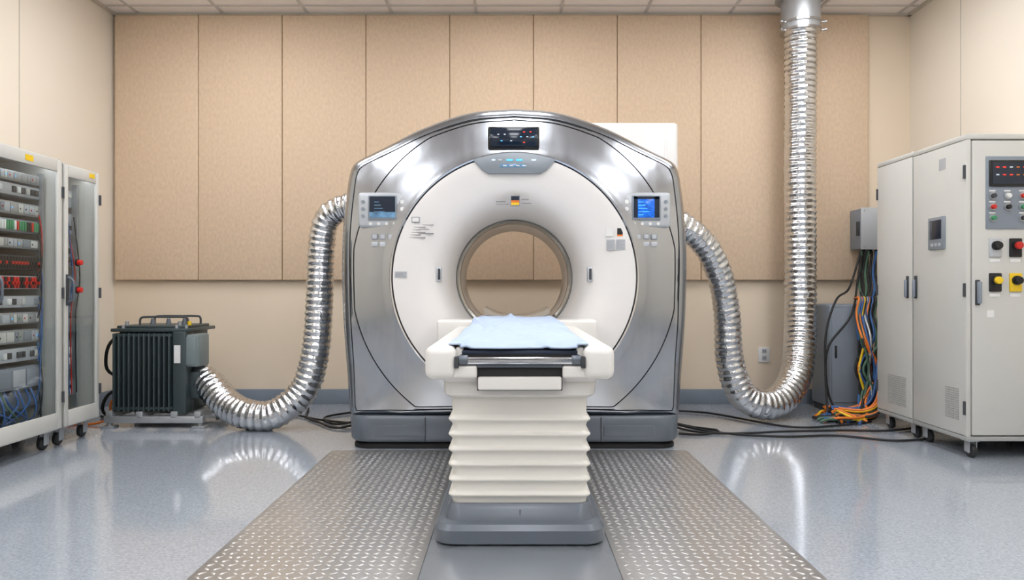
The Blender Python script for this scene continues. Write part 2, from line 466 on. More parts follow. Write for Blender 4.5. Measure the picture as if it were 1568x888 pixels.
for s in (-1, 1):
    cx = GX + s * .822
    x0, x1 = cx - .155, cx + .155
    y = F + .02
    box('console_plate', x0, x1, y - .01, y + .045, 1.39, 1.61, M_lgrey, gan, bevel=.02, seg=3)
    sc = cx
    box('console_bezel', sc - .09, sc + .09, y - .02, y, 1.435, 1.59, M_mgrey, gan, bevel=.006)
    box('console_screen', sc - .08, sc + .08, y - .023, y - .019, 1.45, 1.582, M_scr if s > 0 else M_scr2, gan, bevel=.001)
    if s < 0:
        box('console_screen_header', sc - .08, sc + .08, y - .0245, y - .0225, 1.485, 1.582, M_scr_dk, gan)
    else:
        box('console_screen_border', sc - .08, sc - .055, y - .0245, y - .0225, 1.45, 1.582, M_scr_dk, gan)
        box('console_screen_border', sc + .05, sc + .08, y - .0245, y - .0225, 1.45, 1.582, M_scr_dk, gan)
        box('console_screen_border', sc - .08, sc + .08, y - .0245, y - .0225, 1.565, 1.582, M_scr_dk, gan)
    for k in range(5):
        box('screen_row', sc - .05, sc - .05 + .03 + .012 * ((k * 3) % 4), y - .026, y - .0245, 1.465 + .02 * k, 1.469 + .02 * k, M_ledb if s > 0 else M_scr2, gan)
    for k in range(3):
        cyl('console_button', (cx - s * .122, y - .016, 1.46 + .045 * k), (cx - s * .122, y - .009, 1.46 + .045 * k), .013, M_paper, gan, 16)
        cyl('console_button', (cx + s * .122, y - .016, 1.46 + .045 * k), (cx + s * .122, y - .009, 1.46 + .045 * k), .011, M_mgrey, gan, 16)
    for k in range(4):
        cyl('console_key', (cx - .075 + .05 * k, y - .015, 1.413), (cx - .075 + .05 * k, y - .009, 1.413), .010, M_paper, gan, 14)
    for k in range(3):
        xx = cx - .05 + .05 * k
        yk = F + .025
        box('printed_icon', xx - .019, xx + .019, yk - .02, yk + .02, 1.315, 1.35, M_mgrey, gan, bevel=.003)
        box('printed_icon_face', xx - .013, xx + .013, yk - .0215, yk - .019, 1.32, 1.345, M_lgrey, gan)
        box('printed_icon', xx - .019, xx + .019, yk - .02, yk + .02, 1.27, 1.30, M_lgrey, gan, bevel=.003)
def sticker(x0, x1, z0, z1, m=M_paper, y=None, t=.004):
    box('sticker', x0, x1, F + (.012 if y is None else y), F + (.012 if y is None else y) + t + .02, z0, z1, m, gan)
def lines(x0, x1, z0, z1, nrow, y):
    for k in range(nrow):
        z = z0 + (z1 - z0) * (k + .5) / nrow
        box('printed_line', x0, x1 - (x1 - x0) * .25 * (k % 2), F + y - .001, F + y + .02, z - .0011, z + .0011, M_ink, gan)
sticker(-.625, -.575, 1.42, 1.455, M_mgrey, -.003); sticker(-.62, -.58, 1.425, 1.45, M_white, -.004)
lines(-.66, -.54, 1.32, 1.40, 5, .006); lines(-.60, -.49, 1.34, 1.42, 3, .012)
sticker(-.73, -.655, 1.075, 1.115, M_lgrey, .0); lines(-.725, -.66, 1.08, 1.11, 3, -.001)
sticker(-.01, .05, 1.525, 1.59, M_mgrey, .015); sticker(-.005, .045, 1.56, 1.585, M_scr_dk, .014); sticker(-.005, .045, 1.545, 1.56, M_orange, .014); sticker(-.005, .045, 1.53, 1.545, M_yellow, .014)
lines(-.10, -.02, 1.53, 1.56, 2, .02); lines(.06, .12, 1.53, 1.58, 2, .02)
sticker(.585, .63, 1.335, 1.385, M_paper, .005); sticker(.655, .69, 1.345, 1.385, M_black, .002); sticker(.655, .69, 1.335, 1.345, M_orange, .002)
sticker(.59, .64, 1.25, 1.315, M_lgrey, .004); sticker(.65, .705, 1.25, 1.315, M_lgrey, .002)
lines(.592, .638, 1.255, 1.31, 5, .003); lines(.652, .70, 1.255, 1.31, 5, .001)
for s in (-1, 1):
    x = GX + s * .478
    box('laser_slot', x - .016, x + .016, F + .07, F + .13, 1.055, 1.145, M_lgrey, gan, bevel=.004)
    box('laser_window', x - .006, x + .010, F + .066, F + .1, 1.065, 1.135, M_seam, gan, bevel=.002)

# ------------------------------------------------------------ patient table
CX = .03
tb = empty('patient_table', (CX, 3.4, 0))
loft_z('base_foot', [(.006, .325, 2.80, 4.0, .07), (.015, .337, 2.785, 4.01, .08), (.065, .337, 2.785, 4.01, .08), (.085, .325, 2.80, 4.0, .08), (.092, .30, 2.825, 3.97, .07),
                     (.135, .29, 2.84, 3.95, .06), (.15, .28, 2.855, 3.93, .05)], M_skirt, tb, cx=CX, angle=30)
box('base_front_seam', CX + .0, CX + .003, 2.832, 2.86, .095, .133, M_seam, tb)
lv = []
z = .135; nf = 6; hgt = .06
lv.append((z, .268, 2.875, 3.85, .03))
for k in range(nf):
    zb = z + k * hgt
    lv += [(zb + .004, .268, 2.876, 3.85, .03), (zb + .024, .270, 2.874, 3.85, .03), (zb + .034, .273, 2.871, 3.85, .03), (zb + .040, .279, 2.865, 3.86, .03), (zb + .045, .284, 2.860, 3.865, .03), (zb + .050, .285, 2.859, 3.865, .03),
           (zb + .054, .282, 2.862, 3.865, .03), (zb + .058, .273, 2.872, 3.85, .03)]
zt = z + nf * hgt
lv += [(zt + .01, .270, 2.873, 3.85, .03), (zt + .10, .273, 2.87, 3.85, .03), (zt + .115, .275, 2.867, 3.85, .03)]
loft_z('bellows', lv, M_bellow, tb, cx=CX, angle=75)
loft_z('bellows_collar', [(.575, .285, 2.85, 3.9, .04), (.585, .30, 2.835, 3.92, .05), (.63, .305, 2.83, 3.92, .05), (.645, .30, 2.835, 3.92, .05)], M_couch, tb, cx=CX)
loft_z('table_body', [(.63, .30, 2.84, 4.42, .05), (.655, .32, 2.82, 4.43, .05), (.70, .33, 2.81, 4.44, .05)], M_couch, tb, cx=CX)
for s in (-1, 1):
    xa, xb = CX + s * .245, CX + s * .365
    x0, x1 = min(xa, xb), max(xa, xb)
    box('side_rail', x0, x1, 2.745, 4.44, .655, .785, M_couch, tb, bevel=.032, seg=5)
    box('rail_inner_lip', CX + s * .235 - .015, CX + s * .235 + .015, 2.80, 4.44, .70, .778, M_couch, tb, bevel=.008)
    box('latch_block', CX + s * .215 - .05, CX + s * .215 + .05, 2.765, 2.85, .66, .708, M_couch, tb, bevel=.01, seg=3)
    box('latch_slot', CX + s * .243 - .008, CX + s * .243 + .008, 2.746, 2.78, .70, .745, M_seam, tb, bevel=.003)
    cyl('bar_end_knob', (CX + s * .20, 2.772, .73), (CX + s * .235, 2.772, .73), .019, M_skirt, tb, 20, bevel=.003)
box('centre_deck', CX - .25, CX + .25, 2.86, 4.44, .69, .75, M_mgrey, tb, bevel=.004)
box('front_recess', CX - .23, CX + .23, 2.80, 2.87, .668, .75, M_black, tb)
box('front_bar', CX - .225, CX + .225, 2.760, 2.785, .714, .742, M_chrome, tb, bevel=.006, seg=3)
box('front_bar_under', CX - .165, CX + .165, 2.775, 2.85, .700, .712, M_skirt, tb, bevel=.003)
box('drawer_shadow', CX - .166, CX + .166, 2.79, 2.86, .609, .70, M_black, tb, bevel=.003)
box('drawer_front', CX - .162, CX + .162, 2.775, 2.84, .613, .664, M_couch, tb, bevel=.006, seg=3)
box('gantry_dock', CX - .475, CX + .475, 4.24, 4.50, .68, .822, M_couch, tb, bevel=.015, seg=3)
def cradle(name, y0, y1, hw, zc, rise, th, m, parent):
    nx, ny = 24, 20
    verts, faces = [], []
    for j in range(ny + 1):
        y = y0 + (y1 - y0) * j / ny
        for i in range(nx + 1):
            u = -1 + 2 * i / nx
            verts.append((CX + hw * u, y, zc + rise * abs(u) ** 2.2))
        for i in range(nx, -1, -1):
            u = -1 + 2 * i / nx
            verts.append((CX + hw * u, y, zc - th + rise * .7 * abs(u) ** 2.2))
    w = 2 * (nx + 1)
    for j in range(ny):
        for i in range(w):
            faces.append((j * w + i, j * w + (i + 1) % w, (j + 1) * w + (i + 1) % w, (j + 1) * w + i))
    faces.append(tuple(range(w))); faces.append(tuple(reversed(range(ny * w, ny * w + w))))
    me = bpy.data.meshes.new(name); me.from_pydata(verts, [], faces)
    bm = bmesh.new(); bm.from_mesh(me); bmesh.ops.recalc_face_normals(bm, faces=bm.faces[:]); bm.to_mesh(me); bm.free()
    return finish(me, name, m, parent)
cradle('cradle', 2.83, 4.62, .225, .768, .015, .02, M_navy, tb)
cradle('head_holder', 4.35, 4.80, .20, .838, .055, .02, M_beige, tb)
box('cradle_edge', CX - .23, CX + .23, 2.80, 2.86, .748, .766, M_navy, tb, bevel=.006)

def blanket():
    nx, ny = 120, 190
    verts, faces = [], []
    def ridge(d, w): return math.exp(-(d / w) ** 2)
    for j in range(ny + 1):
        v = j / ny
        for i in range(nx + 1):
            u = -1 + 2 * i / nx
            sgn = 1 if u > 0 else -1
            wob = .011 * noise.noise(Vector((v * 4.0, 3.1 * sgn, 0)))
            hw = .272 - .035 * v + wob * min(1, abs(u) * 1.2)
            x = u * hw + .004 * noise.noise(Vector((u * 2, v * 7, 9)))
            y = 2.79 + 1.62 * v + (.014 * noise.noise(Vector((u * 1.8, 0, v * 3))) * (1 - v))
            z = .787 + .048 * v ** 1.3 + .008 * abs(u) ** 2
            z += .009 * noise.noise(Vector((u * 1.3 + v * 1.5, v * 3, 1.7)))
            warp = .16 * noise.noise(Vector((u * 1.2, v * 2.4, 5.5)))
            z += .010 * ridge(u * .9 + v * 1.6 - .35 + warp, .08)
            z += .009 * ridge(u * .6 - v * 2.0 + .75 + warp, .09)
            z += .008 * ridge(u * .35 - v * 1.4 + .22 + warp, .06)
            z += .008 * ridge(u * 1.1 + v * 1.2 - 1.0 + warp, .09)
            z += .007 * ridge(u * 1.5 - v * .8 + 1.05 + warp, .10)
            z += .007 * ridge(u * .2 + v * 1.5 - .95 + warp, .06)
            z += .003 * abs(noise.noise(Vector((u * 4 - v * 5, v * 7, 4.2))))
            e = max(0, abs(u) - .80) / .20
            z -= .014 * e ** 1.5
            if v < .035:
                z -= .026 * (1 - v / .035) ** 1.3 * (1 + .4 * noise.noise(Vector((u * 3, 0, 2))))
            z = max(z, .772 if v < .03 and abs(u) < .85 else (.780 if abs(u) < .78 else .787))
            verts.append((CX - .005 + x, y, z))
    w = nx + 1
    for j in range(ny):
        for i in range(nx):
            faces.append((j * w + i, j * w + i + 1, (j + 1) * w + i + 1, (j + 1) * w + i))
    me = bpy.data.meshes.new('blanket'); me.from_pydata(verts, [], faces)
    o = finish(me, 'blanket', M_blanket, None, angle=80)
    s = o.modifiers.new('thick', 'SOLIDIFY'); s.thickness = .006; s.offset = 1
    return o
blanket()

# ------------------------------------------------------------ flexible ducts
def duct(name, pts, r0, r1, pitch=.05, seed=0, rfn=None, amp=.085):
    e = empty(name, pts[0])
    step = pitch / 6
    prof = [0.0, .18, .65, 1.0, .65, .18]
    def rf(i, t, a):
        base = rfn(t) if rfn else r0 + (r1 - r0) * t
        w = prof[i % 6]
        nz = noise.noise(Vector((math.cos(a) * 2.4 + seed, math.sin(a) * 2.4, i * .16)))
        return base * (.955 - amp * .3 + amp * w) + .004 * nz
    sweep('corrugated_hose', pts, rf, M_foil, e, step=step, n=40)
    return e
dl = duct('flexible_duct', [(-1.06, 5.12, 1.60), (-1.22, 5.14, 1.585), (-1.335, 5.17, 1.50), (-1.38, 5.2, 1.30), (-1.395, 5.2, .90), (-1.42, 5.18, .54), (-1.50, 5.16, .28),
                    (-1.69, 5.12, .118), (-1.89, 5.14, .11), (-2.08, 5.24, .17), (-2.23, 5.34, .28), (-2.32, 5.4, .33)], .092, .112, seed=3, pitch=.046)
cyl('end_collar', (-1.03, 5.1, 1.605), (-1.16, 5.13, 1.598), .095, M_galv, dl)
dr = duct('flexible_duct', [(2.39, 5.95, 3.20), (2.39, 5.95, 2.6), (2.385, 5.95, 1.9), (2.38, 5.93, 1.2), (2.36, 5.88, .72), (2.27, 5.72, .36), (2.10, 5.55, .18), (1.91, 5.45, .13),
                    (1.73, 5.42, .22), (1.635, 5.4, .48), (1.60, 5.35, .82), (1.53, 5.28, 1.10), (1.40, 5.22, 1.33), (1.22, 5.17, 1.47), (1.06, 5.14, 1.53)],
          .12, .09, pitch=.048, seed=11, rfn=lambda t: .13 if t < .5 else .13 - .035 * min(1, (t - .5) / .35), amp=.07)
cyl('ceiling_flange', (2.39, 5.95, ZC - .025), (2.39, 5.95, ZC - .008), .20, M_galv, dr, 40)
cyl('ceiling_collar', (2.39, 5.95, 3.20), (2.39, 5.95, ZC - .02), .155, M_galv, dr, 40)
cyl('collar_band', (2.39, 5.95, 3.13), (2.39, 5.95, 3.21), .15, M_galv, dr, 40)
for z in (3.135, 3.2):
    cyl('clamp_ring', (2.39, 5.95, z - .008), (2.39, 5.95, z + .008), .163, M_chrome, dr, 40)
for a in range(0, 360, 60):
    x = 2.39 + .175 * math.cos(math.radians(a)); y = 5.95 + .175 * math.sin(math.radians(a))
    cyl('flange_bolt', (x, y, ZC - .04), (x, y, ZC - .02), .01, M_chrome, dr, 8)
for s in (-1, 1):
    cyl('clamp_screw', (2.39 + s * .155, 5.90, 3.135), (2.39 + s * .19, 5.88, 3.135), .009, M_chrome, dr, 8)
    cyl('clamp_screw', (2.39 + s * .155, 5.90, 3.20), (2.39 + s * .19, 5.88, 3.20), .009, M_chrome, dr, 8)
cyl('end_collar', (1.03, 5.13, 1.535), (1.16, 5.15, 1.50), .095, M_galv, dr)

# ------------------------------------------------------------ transformer
tr = empty('power_transformer', (-2.6, 5.42, 0))
box('tank', -2.90, -2.37, 5.30, 5.60, .10, .70, M_tgreen, tr, bevel=.01)
for k in range(12):
    x = -2.895 + k * .0365
    box('cooling_fin', x, x + .013, 5.20, 5.70, .12, .685, M_tgreen, tr, bevel=.004)
box('fin_rail_top', -2.90, -2.47, 5.215, 5.235, .66, .68, M_tgreen, tr, bevel=.004)
box('fin_rail_bottom', -2.90, -2.47, 5.215, 5.235, .13, .15, M_tgreen, tr, bevel=.004)
box('lid', -2.92, -2.345, 5.22, 5.68, .695, .72, M_tgreen, tr, bevel=.006)
box('lid_rim', -2.89, -2.38, 5.25, 5.65, .718, .74, M_tgreen, tr, bevel=.006)
box('end_column', -2.465, -2.365, 5.21, 5.35, .10, .70, M_tgreen, tr, bevel=.012)
box('rating_label', -2.45, -2.405, 5.205, 5.213, .47, .60, M_paper, tr)
box('terminal_box', -2.385, -2.285, 5.225, 5.42, .44, .675, M_tgrey, tr, bevel=.010, seg=3)
box('terminal_box_cover', -2.375, -2.295, 5.217, 5.23, .455, .66, M_tgrey, tr, bevel=.004)
box('terminal_box_side_cover', -2.288, -2.28, 5.24, 5.405, .455, .66, M_tgrey, tr, bevel=.003)
box('valve_box', -2.39, -2.30, 5.28, 5.46, .20, .40, M_tgreen, tr, bevel=.012)
cyl('duct_spigot', (-2.38, 5.43, .35), (-2.27, 5.37, .31), .10, M_galv, tr)
for y in (5.33, 5.55):
    sweep('lifting_rail', [(-2.76, y, .73), (-2.755, y, .79), (-2.70, y, .80), (-2.55, y, .80), (-2.45, y, .80), (-2.41, y, .79), (-2.405, y, .73)], .008, M_seam, tr, step=.01, n=8)
for x in (-2.72, -2.6, -2.48):
    cyl('bushing', (x, 5.44, .735), (x, 5.44, .785), .022, M_skirt, tr, 16, r2=.012)
for x in (-2.84, -2.45, -2.38):
    cyl('lid_bolt', (x, 5.25, .72), (x, 5.25, .745), .012, M_galv, tr, 8)
    cyl('lid_cap', (x, 5.30, .74), (x, 5.30, .77), .014, M_yellow if x > -2.4 else M_galv, tr, 10)
for y in (5.20, 5.62):
    box('skid_rail', -2.96, -2.24, y, y + .06, .035, .085, M_galv, tr, bevel=.006)
for x in (-2.92, -2.70, -2.45, -2.28):
    box('skid_cross', x - .025, x + .025, 5.20, 5.68, .07, .12, M_galv, tr, bevel=.005)
for x in (-2.93, -2.27):
    for y in (5.23, 5.65):
        box('foot_pad', x - .045, x + .045, y - .045, y + .045, .0, .015, M_galv, tr, bevel=.003)
        cyl('foot_stem', (x, y, .01), (x, y, .06), .018, M_galv, tr, 12)
sweep('cable', [(-2.9, 5.4, .62), (-2.97, 5.38, .64), (-3.03, 5.38, .56), (-3.05, 5.4, .42), (-3.0, 5.42, .36), (-2.93, 5.42, .40)], .012, M_black, tr, n=10)
sweep('cable', [(-2.91, 5.4, .26), (-3.02, 5.38, .22), (-3.08, 5.4, .1), (-3.04, 5.45, .02), (-3.2, 5.6, .014)], .012, M_black, tr, n=10)
sweep('cable', [(-2.91, 5.36, .22), (-2.98, 5.34, .17), (-3.0, 5.35, .05), (-3.1, 5.3, .012), (-3.3, 5.3, .012)], .009, M_orange, tr, n=10)

# ------------------------------------------------------------ casters helper
def caster(x, y, top, parent):
    box('caster_plate', x - .035, x + .035, y - .035, y + .035, top - .012, top, M_galv, parent, bevel=.002)
    r = .04
    cyl('caster_wheel', (x - .014, y - .01, r), (x + .014, y - .01, r), r, M_foam, parent, 24, bevel=.005)
    cyl('caster_hub', (x - .018, y - .01, r), (x + .018, y - .01, r), .016, M_chrome, parent, 16)
    for s in (-1, 1):
        box('caster_fork', x + s * .021 - .003, x + s * .021 + .003, y - .028, y + .022, .03, top - .01, M_galv, parent, bevel=.002)

# ------------------------------------------------------------ left rack cabinets (glass doors face +X)
def rack(name, y0, y1, doors, z1=1.83):
    X0, X1 = -3.46, -2.86
    z0 = .115
    c = empty(name, ((X0 + X1) / 2, (y0 + y1) / 2, 0))
    t = .022
    box('top', X0, X1 - .02, y0, y1, z1 - t, z1, M_cab, c, bevel=.004)
    box('bottom', X0, X1 - .02, y0, y1, z0, z0 + t * 1.6, M_cab, c, bevel=.004)
    box('rear', X0, X0 + t, y0, y1, z0, z1, M_cab_in, c)
    box('end_panel', X0, X1 - .02, y0, y0 + t, z0, z1, M_cab, c, bevel=.004)
    box('end_panel', X0, X1 - .02, y1 - t, y1, z0, z1, M_cab, c, bevel=.004)
    box('added_fill_housing', X1 - .10, X1 - .06, y0 + .04, y1 - .04, z1 - .045, z1 - .022, M_lgrey, c, bevel=.003)  # holder for the added fill strip
    box('added_fill_tube', X1 - .09, X1 - .07, y0 + .05, y1 - .05, z1 - .052, z1 - .046, M_lamp, c)  # glowing strip added only to brighten the rack interior
    for x in (X0 + .08, X1 - .08):
        for y in (y0 + .07, y1 - .07):
            caster(x, y, z0, c)
    for (a, b) in doors:
        st = .05 if (b - a) > .5 else .042
        fx0, fx1 = X1 - .018, X1
        box('door_stile', fx0, fx1, a + .003, a + st, z0 + .01, z1 - .01, M_cab, c, bevel=.004)
        box('door_stile', fx0, fx1, b - st, b - .003, z0 + .01, z1 - .01, M_cab, c, bevel=.004)
        box('door_rail', fx0, fx1, a + st, b - st, z1 - .085, z1 - .01, M_cab, c, bevel=.004)
        box('door_rail', fx0, fx1, a + st, b - st, z0 + .01, z0 + .11, M_cab, c, bevel=.004)
        box('door_glass', fx0 + .005, fx0 + .009, a + st - .004, b - st + .004, z0 + .106, z1 - .082, M_glass, c)
        for z in (.32, .98, 1.62):
            cyl('hinge', (X1 + .004, b - .002, z - .035), (X1 + .004, b - .002, z + .035), .009, M_seam, c, 10)
        hz = 1.0
        box('handle_base', X1 - .002, X1 + .008, a + .012, a + .038, hz - .10, hz + .10, M_seam, c, bevel=.004)
        sweep('handle', [(X1 + .006, a + .025, hz - .08), (X1 + .04, a + .025, hz - .06), (X1 + .045, a + .025, hz), (X1 + .04, a + .025, hz + .06), (X1 + .006, a + .025, hz + .08)], .008, M_skirt, c, step=.01, n=8)
    return c
rk = rack('rack_cabinet', 3.30, 4.575, [(3.305, 3.935), (3.94, 4.57)])
def fill(c, y0, y1, z0=.24, z1=1.73, seed=1, xf=-2.955):
    rnd = random.Random(seed)
    for y in (y0 + .01, y1 - .03):
        box('mount_post', xf - .03, xf + .004, y, y + .018, z0 - .06, z1, M_galv, c)
    rows = [(1.68, .06, 'mod'), (1.60, .07, 'rail'), (1.49, .075, 'mod'), (1.385, .08, 'term'), (1.28, .06, 'mod'), (1.165, .085, 'brk'), (1.045, .08, 'brk2'),
            (.93, .07, 'rail'), (.83, .07, 'mod'), (.72, .08, 'mod'), (.61, .08, 'rail'), (.47, .13, 'box'), (.33, .09, 'wire')]
    for z, h, k in rows:
        mm = {'mod': M_galv, 'rail': M_lgrey, 'term': M_mgrey, 'brk': M_seam, 'brk2': M_lgrey, 'box': M_bgrey, 'wire': M_skirt}[k]
        box('rack_unit', -3.3, xf - .012, y0 + .03, y1 - .03, z - h / 2, z + h / 2, mm, c, bevel=.003)
        y = y0 + .05
        while y < y1 - .06:
            if k == 'mod':
                w = rnd.choice((.03, .05, .07))
                box('module_face', xf - .013, xf - .004, y, y + w - .006, z - h * .36, z + h * .36, rnd.choice((M_lgrey, M_galv, M_cab, M_mgrey)), c, bevel=.002)
                if rnd.random() < .6:
                    box('indicator', xf - .005, xf - .001, y + .008, y + .014, z - .006, z + .004, rnd.choice((M_red, M_ledb, M_black, M_green)), c)
            elif k == 'rail':
                w = .04
                if rnd.random() < .7:
                    box('terminal_block', xf - .013, xf - .001, y, y + .028, z - .018, z + .018, rnd.choice((M_cab, M_paper, M_seam, M_mgrey)), c, bevel=.002)
            elif k == 'term':
                w = .022
                box('terminal', xf - .013, xf + .005, y, y + .017, z - .028, z + .028, rnd.choice((M_green, M_green, M_paper, M_red, M_black)), c, bevel=.002)
            elif k in ('brk', 'brk2'):
                w = .026
                box('breaker', xf - .013, xf + .006, y, y + .021, z - .034, z + .034, M_black if k == 'brk' else rnd.choice((M_paper, M_black, M_red)), c, bevel=.002)
                box('breaker_toggle', xf + .004, xf + .014, y + .004, y + .017, z - .012, z + .006, rnd.choice((M_red, M_red, M_black)), c, bevel=.002)
            elif k == 'box':
                w = .12
                box('psu_face', xf - .013, xf - .002, y, y + w - .01, z - .05, z + .05, rnd.choice((M_lgrey, M_bgrey)), c, bevel=.004)
            else:
                w = .05
            y += w
    for k in range(9):
        ya = rnd.uniform(y0 + .06, y1 - .06); yb = rnd.uniform(y0 + .06, y1 - .06)
        sweep('wire', [(xf - .01, ya, .40), (xf + .02, ya, .33), (xf + .025, (ya + yb) / 2, .25 + rnd.uniform(-.02, .03)), (xf, yb, .21), (xf - .05, yb, .2)], .006,
              rnd.choice((M_blue, M_orange, M_blue, M_blue, M_black, M_greenc)), c, n=6)
    for k in range(12):
        ya = rnd.uniform(y1 - .07, y1 - .045); za = rnd.uniform(.4, 1.6)
        sweep('wire', [(xf, ya, za), (xf + .012, ya + .008, za - .12), (xf + .012, ya, za - .28), (xf, ya - .01, za - .35)], .004, rnd.choice((M_blue, M_black, M_red, M_black)), c, n=6)
fill(rk, 3.34, 3.93, seed=4)
fill(rk, 3.97, 4.54, seed=5)
box('warning_label', -2.861, -2.858, 4.22, 4.29, 1.765, 1.80, M_yellow, rk)
rk2 = rack('rack_cabinet', 4.585, 4.985, [(4.59, 4.98)], z1=1.815)
rnd = random.Random(21)
for y in (4.63, 4.925):
    box('mount_post', -3.02, -2.985, y, y + .018, .2, 1.72, M_galv, rk2)
for z, h in ((1.62, .12), (1.45, .14), (1.24, .16), (1.02, .16), (.8, .18), (.56, .2), (.33, .1)):
    box('rack_unit', -3.3, -3.02, 4.645, 4.93, z - h / 2, z + h / 2, M_mgrey if h > .15 else M_lgrey, rk2, bevel=.006)
    for r in range(2):
        for k in range(4):
            y = 4.675 + .062 * k
            if rnd.random() < .8:
                box('relay', -3.022, -3.0, y, y + .035, z - h * .32 + r * h * .36, z - h * .32 + r * h * .36 + h * .22, rnd.choice((M_seam, M_paper, M_red, M_black, M_cab)), rk2, bevel=.003)
for k in range(8):
    ya = rnd.uniform(4.66, 4.92)
    sweep('wire', [(-3.0, ya, rnd.uniform(1.2, 1.6)), (-2.97, ya + .02, 1.1), (-2.975, ya - .02, .8), (-2.98, ya, .3)], .004, rnd.choice((M_black, M_blue, M_red, M_black)), rk2, n=6)
for z in (1.18, 1.0):
    cyl('emergency_stop', (-2.86, 4.72, z), (-2.825, 4.72, z), .018, M_red, rk2, 16, bevel=.004)
    cyl('emergency_stop_collar', (-2.86, 4.72, z), (-2.85, 4.72, z), .024, M_black, rk2, 16)
box('yellow_label', -2.861, -2.858, 4.86, 4.92, 1.76, 1.79, M_yellow, rk2)

# ------------------------------------------------------------ right electrical cabinets
def cab(name, y0, y1, z1):
    X0, X1 = 2.69, 3.44
    z0 = .125
    c = empty(name, ((X0 + X1) / 2, (y0 + y1) / 2, 0))
    box('body', X0 + .010, X1, y0 + (.02 if y0 < 4.5 else 0), y1, z0, z1 - .03, M_cab, c, bevel=.004)
    box('top_cap', X0, X1 + .005, y0 - .0, y1, z1 - .032, z1, M_cab, c, bevel=.006)
    box('side_door', X0 - .002, X0 + .018, y0 + .003, y1 - .003, z0 + .010, z1 - .036, M_cab, c, bevel=.004)
    box('bottom_sill', X0 - .0, X1, y0, y1, z0 - .02, z0 + .006, M_cabed, c, bevel=.004)
    for x in (X0 + .06, X1 - .08):
        for y in (y0 + .06, y1 - .07):
            caster(x, y, z0 - .018, c)
    return c
c1 = cab('electrical_cabinet', 4.25, 4.815, 1.925)
c2 = cab('electrical_cabinet', 4.825, 5.29, 1.93)
box('cabinet_gasket', 2.70, 3.42, 4.815, 4.825, .14, 1.88, M_seam, c2)
def pull(c, x, y, z):
    box('handle_base', x - .010, x + .002, y - .013, y + .013, z - .075, z + .075, M_seam, c, bevel=.005)
    box('handle_lever', x - .026, x - .010, y - .010, y + .010, z - .07, z + .05, M_bgrey, c, bevel=.006)
pull(c1, 2.688, 4.775, 1.02); pull(c2, 2.688, 4.875, 1.02)
def vent(c, y0, y1, z0, z1):
    n = int((z1 - z0) / .014)
    for k in range(n):
        z = z0 + k * .014
        for j in range(3):
            a = y0 + (y1 - y0) * j / 3
            box('louvre', 2.684, 2.689, a, a + (y1 - y0) / 3 - .008, z, z + .006, M_cabed, c)
vent(c1, 4.32, 4.46, .22, .42); vent(c2, 4.90, 5.14, .20, .42)
box('hmi_housing', 2.674, 2.69, 4.45, 4.62, 1.255, 1.46, M_mgrey, c1, bevel=.006)
box('hmi_screen', 2.671, 2.676, 4.475, 4.595, 1.32, 1.44, M_scr_dk, c1, bevel=.002)
for k in range(3):
    box('hmi_key', 2.671, 2.676, 4.48 + .04 * k, 4.505 + .04 * k, 1.275, 1.295, M_lgrey, c1)
for z in (.3, 1.0, 1.7):
    cyl('hinge', (2.685, 4.262, z - .04), (2.685, 4.262, z + .04), .009, M_seam, c1, 10)
    cyl('hinge', (2.685, 5.28, z - .04), (2.685, 5.28, z + .04), .008, M_seam, c2, 10)
box('info_label', 2.687, 2.6885, 4.45, 4.52, 1.75, 1.82, M_lgrey, c1)
yf = 4.27
box('control_door', 2.722, 3.42, yf - .022, yf + .01, .14, 1.885, M_cab, c1, bevel=.006)
box('control_door_gap', 2.718, 3.424, yf - .006, yf + .004, .136, 1.889, M_seam, c1)
box('corner_post', 2.692, 2.717, yf - .018, yf + .01, .13, 1.893, M_cab, c1, bevel=.004)
box('control_panel', 2.80, 3.34, yf - .030, yf - .02, 1.36, 1.79, M_bgrey, c1, bevel=.006)
box('control_display_bezel', 2.815, 3.15, yf - .040, yf - .028, 1.61, 1.765, M_blackgl, c1, bevel=.004)
box('control_display', 2.83, 3.135, yf - .042, yf - .039, 1.625, 1.75, M_scr_dk, c1)
rnd = random.Random(3)
for k in range(14):
    x = 2.85 + (k % 7) * .04; z = 1.72 - (k // 7) * .045
    box('readout', x, x + .018, yf - .044, yf - .0415, z, z + .007, rnd.choice((M_ledr, M_ledr, M_ledw, M_orange)), c1)
for r in range(3):
    for k in range(6):
        x = 2.835 + .088 * k; z = 1.555 - .065 * r
        if r == 2 and k % 2: continue
        cyl('knob_collar', (x, yf - .038, z), (x, yf - .029, z), .021, M_galv, c1, 18)
        cyl('knob', (x, yf - .056, z), (x, yf - .036, z), .014, [M_seam, M_paper, M_red, M_black, M_green, M_seam][(k + 2 * r) % 6], c1, 16, bevel=.003)
        box('knob_label', x - .018, x + .018, yf - .032, yf - .029, z + .026, z + .034, M_paper, c1)
def pbutton(x, z, face, plate):
    box('button_plate', x - .036, x + .036, yf - .034, yf - .02, z - .055, z + .055, plate, c1, bevel=.005)
    cyl('button_collar', (x, yf - .05, z + .012), (x, yf - .03, z + .012), .027, M_black, c1, 20)
    cyl('button_head', (x, yf - .07, z + .012), (x, yf - .045, z + .012), .022, face, c1, 20, bevel=.005)
for x, z, f, p in ((2.855, 1.25, M_black, M_lgrey), (2.975, 1.25, M_red, M_black), (2.855, 1.045, M_yellow, M_black), (2.975, 1.045, M_black, M_yellow), (3.10, 1.25, M_green, M_lgrey), (3.10, 1.045, M_yellow, M_black)):
    pbutton(x, z, f, p)
    box('button_tag', x - .03, x + .03, yf - .025, yf - .021, z - .085, z - .066, M_paper, c1)
box('front_handle_base', 2.738, 2.765, yf - .032, yf - .02, .91, 1.06, M_seam, c1, bevel=.005)
